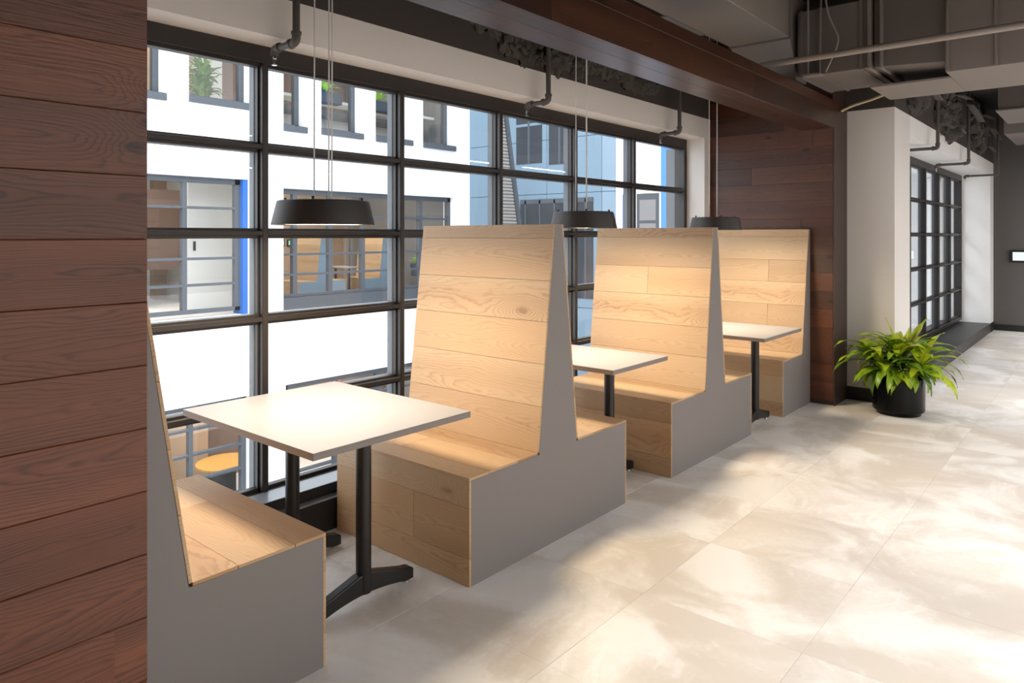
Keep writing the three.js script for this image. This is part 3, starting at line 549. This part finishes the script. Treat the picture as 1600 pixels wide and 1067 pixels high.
  inner('partition_wall', box(7.5, 12.4, 3.55, 4.25, -14.4, -14.2), M.inWhite);
  inner('shelf', box(7.5, 12.4, 4.37, 4.43, -13.6, -13.1), M.inWhite); inner('ceiling_panel', box(7.5, 12.4, 4.2, 4.3, -14.2, -13.6), M.inGrey);
  inner('cabinet', [box(4.0, 4.6, -3.9, -1.9, -14.5, -14.2), box(5.15, 5.35, -3.9, -1.9, -14.5, -14.2), box(5.95, 6.3, -3.9, -1.9, -14.5, -14.2)], M.blueBench);
  inner('partition_wall', box(4.0, 7.3, -3.9, -0.3, -14.8, -14.6), M.inWood);
  inner('partition_wall', box(7.3, 12.6, -3.9, -0.3, -15.4, -15.2), M.inBrown);
  inner('sign_panel', box(8.95, 9.6, -1.95, -1.45, -13.2, -13.15), new THREE.MeshStandardMaterial({ color: 0x332211, emissive: lin(230, 120, 50), emissiveIntensity: 0.8 }));
  for (const [a, q] of [[10.42, 10.56], [10.7, 10.9]]) { const t = inner('wall_screen', box(a - 0.03, q + 0.03, 1.18, 1.37, -17, -16.96), M.black); part(t, 'display', box(a, q, 1.215, 1.334, -16.96, -16.95), new THREE.MeshStandardMaterial({ color: 0x111111, emissive: lin(170, 240, 190), emissiveIntensity: 0.9 })); }
  // strip lamps of those storeys
  const glow = new THREE.MeshStandardMaterial({ color: 0x222222, emissive: new THREE.Color(1, 0.96, 0.9), emissiveIntensity: 1.6 });
  for (const [x, y, z] of [[4.4, 3.2, -14.6], [9.4, 3.2, -14.6], [5.5, 6.45, -14.2], [9.6, 6.45, -14.2], [5.5, -0.4, -14.0], [9.8, -0.4, -14.0]]) {
    part(b, 'strip_lamp', box(x - 1.4, x + 1.4, y - 0.04, y, z - 0.05, z + 0.05), glow);
    const L = new THREE.RectAreaLight(new THREE.Color(1, 0.94, 0.86), COURT_LAMP(), 2.8, 0.1); L.position.set(x, y - 0.05, z); L.lookAt(x, y - 2, z); scene.add(L);
  }
}
function COURT_LAMP() { return 115; }
// blue wing closing the court
{
  const w = thing('courtyard_wing', 'pale blue panelled wing closing the far end of the light court', 'building');
  const X = 12.83;
  part(w, 'core', box(X + 0.03, X + 0.4, -4.6, 9, FZ, -2.2), M.greyOut);
  const zs = [[-12.3, -9.87, 0], [-9.87, -8.39, 0], [-8.39, -8.04, 1]];
  for (const [z0, z1, k] of zs) for (const [y0, y1] of [[-4.6, -0.1], [-0.1, 2.41], [2.41, 3.64], [3.64, 5.2], [5.2, 9]]) part(w, 'panel', box(X, X + 0.03, y0 + 0.006, y1 - 0.006, z0 + 0.005, z1 - 0.005, 0.004), k ? M.bluePanel2 : M.bluePanel);
  for (const [z0, z1, y0, y1] of [[-10.76, -10.0, 3.13, 5.0], [-9.8, -9.2, 3.07, 5.0]]) { const q = part(w, 'window', [box(X - 0.01, X + 0.02, y0, y1, z0, z1)], M.darkGlass); part(q, 'window_bar', box(X - 0.02, X, y0, y1, z0 + (z1 - z0) * 0.5 - 0.03, z0 + (z1 - z0) * 0.5 + 0.03), M.greyOut); part(q, 'window_bar', box(X - 0.018, X, 4.0, 4.06, z0, z1), M.bluePanel); }
  { const q = part(w, 'window', box(X - 0.01, X + 0.02, 0.1, 2.28, -10.64, -8.6), M.darkGlass); for (let k = 0; k < 5; k++) part(q, 'window_bar', box(X - 0.02, X, 0.1, 2.28, -10.5 + k * 0.42, -10.46 + k * 0.42), M.greyOut); part(q, 'window_bar', box(X - 0.02, X, 2.2, 2.3, -10.64, -8.6), M.greyOut); }
  part(w, 'white_wall', box(X, X + 0.03, -4.6, 9, -8.035, -6.985), M.plasterOut);
  part(w, 'blue_strip', box(X - 0.004, X + 0.02, -0.2, 2.33, -7.87, -7.78), M.blueOut);
  part(w, 'blue_strip', box(X - 0.004, X + 0.03, -4.6, 9, -6.98, -6.7), M.blueSoft);
  { const q = part(w, 'window', [box(X - 0.012, X + 0.02, 0.2, 2.33, -7.53, -7.02)], M.greyOut); for (const [y0, y1] of [[1.78, 2.2], [1.3, 1.72], [0.8, 1.24], [0.3, 0.74]]) part(q, 'pane', box(X - 0.016, X, y0, y1, -7.46, -7.09), M.inGrey); }
  part(w, 'panel', box(X, X + 0.03, -4.6, 9, -6.69, -2.65), M.bluePanel);
  part(w, 'white_wall', box(X - 0.002, X + 0.03, -4.6, 9, -2.64, -2.2), M.plasterOut);
}
// leaning corrugated fin in the court
{
  const f = thing('corrugated_fin', 'pale leaning corrugated metal screen standing in the light court', 'screen', [0, 0, -10]);
  const xr = (y) => 12.0 - 0.193 * (y - 1.62), XLf = 11.25;
  part(f, 'backing', poly([[XLf, -2], [xr(-2), -2], [xr(5.4), 5.4], [XLf, 5.4]], 0.06, -0.1), M.ribs);
  part(f, 'edge_trim', (() => { const g = box(-0.03, 0.03, 0, Math.hypot(7.4, 7.4 * 0.193), -0.12, 0.06); g.rotateZ(Math.atan(0.193)); g.translate(xr(-2) + 0.02, -2, 0); return g; })(), M.greyOut);
  for (let y = 0.6; y < 5.2; y += 0.071) part(f, 'rib', poly([[XLf, y], [xr(y) - 0.03, y], [xr(y + 0.04) - 0.03, y + 0.04], [XLf, y + 0.04]], 0.03, -0.04), M.ribs);
}
solid('courtyard_ground', box(-8, 13.3, -4.7, -4.6, FZ, -3.4), M.court, 'grey paved ground of the light court');

// booths across the court
bench('pale oak booth with blue-grey end panel behind the opposite window, left one', 9.45 - BW / 2, -13.6, 'double', M.blueBench, oak, 'booths across the court');
bench('pale oak booth with blue-grey end panel behind the opposite window, right one', 11.22 - BW / 2, -13.6, 'double', M.blueBench, oak, 'booths across the court');
table('white table between the booths behind the opposite window', 10.34, -13.62, 0.62);
table('white table half hidden behind the pendant lamp, across the court', 8.34, -13.62, 0.5);
// plants upstairs
function bush(name, label, x, y, z, n, L, up, mat, planter) {
  const t = thing(name, label, 'plant', [x, y, z]);
  if (planter) part(t, 'planter', box(-planter / 2, planter / 2, -0.24, 0, -0.12, 0.12, 0.01), M.planter);
  else part(t, 'pot', new THREE.CylinderGeometry(0.16, 0.13, 0.3, 20).translate(0, -0.15, 0), M.planter);
  const gs = [];
  for (let i = 0; i < n; i++) { const g = leafGeo(L * rr(0.6, 1.1), L * 0.2, rr(0.4, 1.4), 0.2, 0).toNonIndexed(); g.rotateZ(rr(0.2, 1.4)); g.rotateY(rr(0, 6.28)); g.translate(rr(-0.12, 0.12), rr(0, up), rr(-0.1, 0.1)); gs.push(g); }
  part(t, 'foliage', gs, mat);
}
seedState = 4321;
bush('leafy_plant', 'bushy grey-green plant in the upper window across the court, leftmost plant', 6.5, 3.95, -13.2, 170, 0.42, 0.7, M.green, 0);
bush('planter_box', 'dark planter with bright fern on the shelf of the upper middle window', 9.1, 4.6, -13.2, 60, 0.4, 0.08, M.greenBright, 1.0);
bush('planter_box', 'dark planter with bright fern in the upper window just left of a mullion', 10.55, 4.6, -13.2, 60, 0.38, 0.08, M.greenBright, 1.0);
bush('flower_pot', 'small potted plant on the sill area beside the opposite booths', 11.9, 0.78, -13.2, 30, 0.2, 0.1, M.greenBright, 0);
// chair and table silhouette downstairs
{
  const c = thing('lounge_chair', 'dark curved chair seen through the lower window across the court', 'chair', [6.65, -3.9, -13.05]);
  part(c, 'seat', box(-0.3, 0.3, 0.42, 0.5, -0.28, 0.28, 0.02), M.black);
  part(c, 'backrest', box(-0.3, 0.3, 0.5, 0.95, 0.22, 0.28, 0.02), M.black);
  for (const [a, q] of [[-1, -1], [1, -1], [-1, 1], [1, 1]]) part(c, 'leg', rod([a * 0.26, 0, q * 0.24], [a * 0.24, 0.43, q * 0.22], 0.014, 8), M.black);
  const t = thing('round_table', 'yellow wood round table in the lower window across the court', 'table', [7.35, -3.9, -13.9]);
  part(t, 'tabletop', new THREE.CylinderGeometry(0.6, 0.6, 0.035, 40).translate(0, 0.73, 0), M.yellow); part(t, 'column', rod([0, 0, 0], [0, 0.72, 0], 0.04, 14), M.black); part(t, 'foot', new THREE.CylinderGeometry(0.28, 0.3, 0.02, 30).translate(0, 0.01, 0), M.black);
}

// ---------------------------------------------------------------- lamps of our room (over the aisle, above and beside the frame)
const aisleGlow = new THREE.MeshStandardMaterial({ color: 0x222222, emissive: new THREE.Color(1, 0.93, 0.84), emissiveIntensity: 2.0 });
function linear(label, x, z, len, y, power) {
  const t = thing('linear_lamp', label, 'lamp', [x, y, z], 0, 'linear lamps along the aisle');
  part(t, 'housing', box(-len / 2, len / 2, 0, 0.07, -0.04, 0.04, 0.004), M.lamp);
  part(t, 'diffuser', box(-len / 2 + 0.01, len / 2 - 0.01, -0.006, 0, -0.034, 0.034), aisleGlow);
  for (const s of [-1, 1]) part(t, 'cable', rod([s * len * 0.35, 0.07, 0], [s * len * 0.35, CEIL - y, 0], 0.002, 6), M.cable);
  const L = new THREE.RectAreaLight(new THREE.Color(1, 0.98, 0.965), power, len, 0.07); L.position.set(x, y - 0.012, z); L.lookAt(x, 0, z); scene.add(L);
}
const LP = 84;
linear('slim linear lamp hung over the near end of the aisle', 2.6, 1.9, 2.4, 2.75, LP * 0.85);
linear('slim linear lamp deep in the room, opposite the near plank wall', -0.4, 4.4, 2.4, 2.6, LP * 1.7);
linear('slim linear lamp hung over the middle of the aisle', 5.0, 1.9, 2.4, 2.75, LP * 1.2);
linear('slim linear lamp hung over the aisle beyond the big duct', 8.2, 1.9, 2.4, 2.75, LP * 1.3);
linear('slim linear lamp hung at the far end of the aisle', 11.4, 1.9, 2.4, 2.75, LP * 2);
linear('slim linear lamp deep in the room opposite the near booth', 2.5, 4.4, 2.8, 2.6, LP * 1.8);
linear('slim linear lamp deep in the room opposite the far booth', 7.2, 4.4, 2.8, 2.6, LP * 1.8);
function downlight(label, x, z, power) {
  const t = thing('downlight', label, 'lamp', [x, 3.1, z], 0, 'downlights over the aisle');
  part(t, 'housing', new THREE.CylinderGeometry(0.06, 0.06, CEIL - 3.1, 24, 1, true).translate(0, (CEIL - 3.1) / 2, 0), M.lamp);
  part(t, 'lens', new THREE.CylinderGeometry(0.055, 0.055, 0.006, 24).translate(0, 0.02, 0), aisleGlow);
  const L = new THREE.SpotLight(new THREE.Color(1, 0.98, 0.965), power, 0, 0.56, 0.8, 2); L.position.set(x, 3.09, z); L.target.position.set(x, 0, z); L.castShadow = true; L.shadow.radius = 5; scene.add(L, L.target);
}
const DP = 12;
[0.2, 1.7, 3.2, 4.7, 7.3, 8.6, 11.0, 12.7].forEach((x, i) => downlight('small black ceiling downlight, the ' + ['first', 'second', 'third', 'fourth', 'fifth', 'sixth', 'seventh', 'eighth'][i] + ' from the near end of the aisle', x, -0.1, DP));

renderer.render(scene, camera);
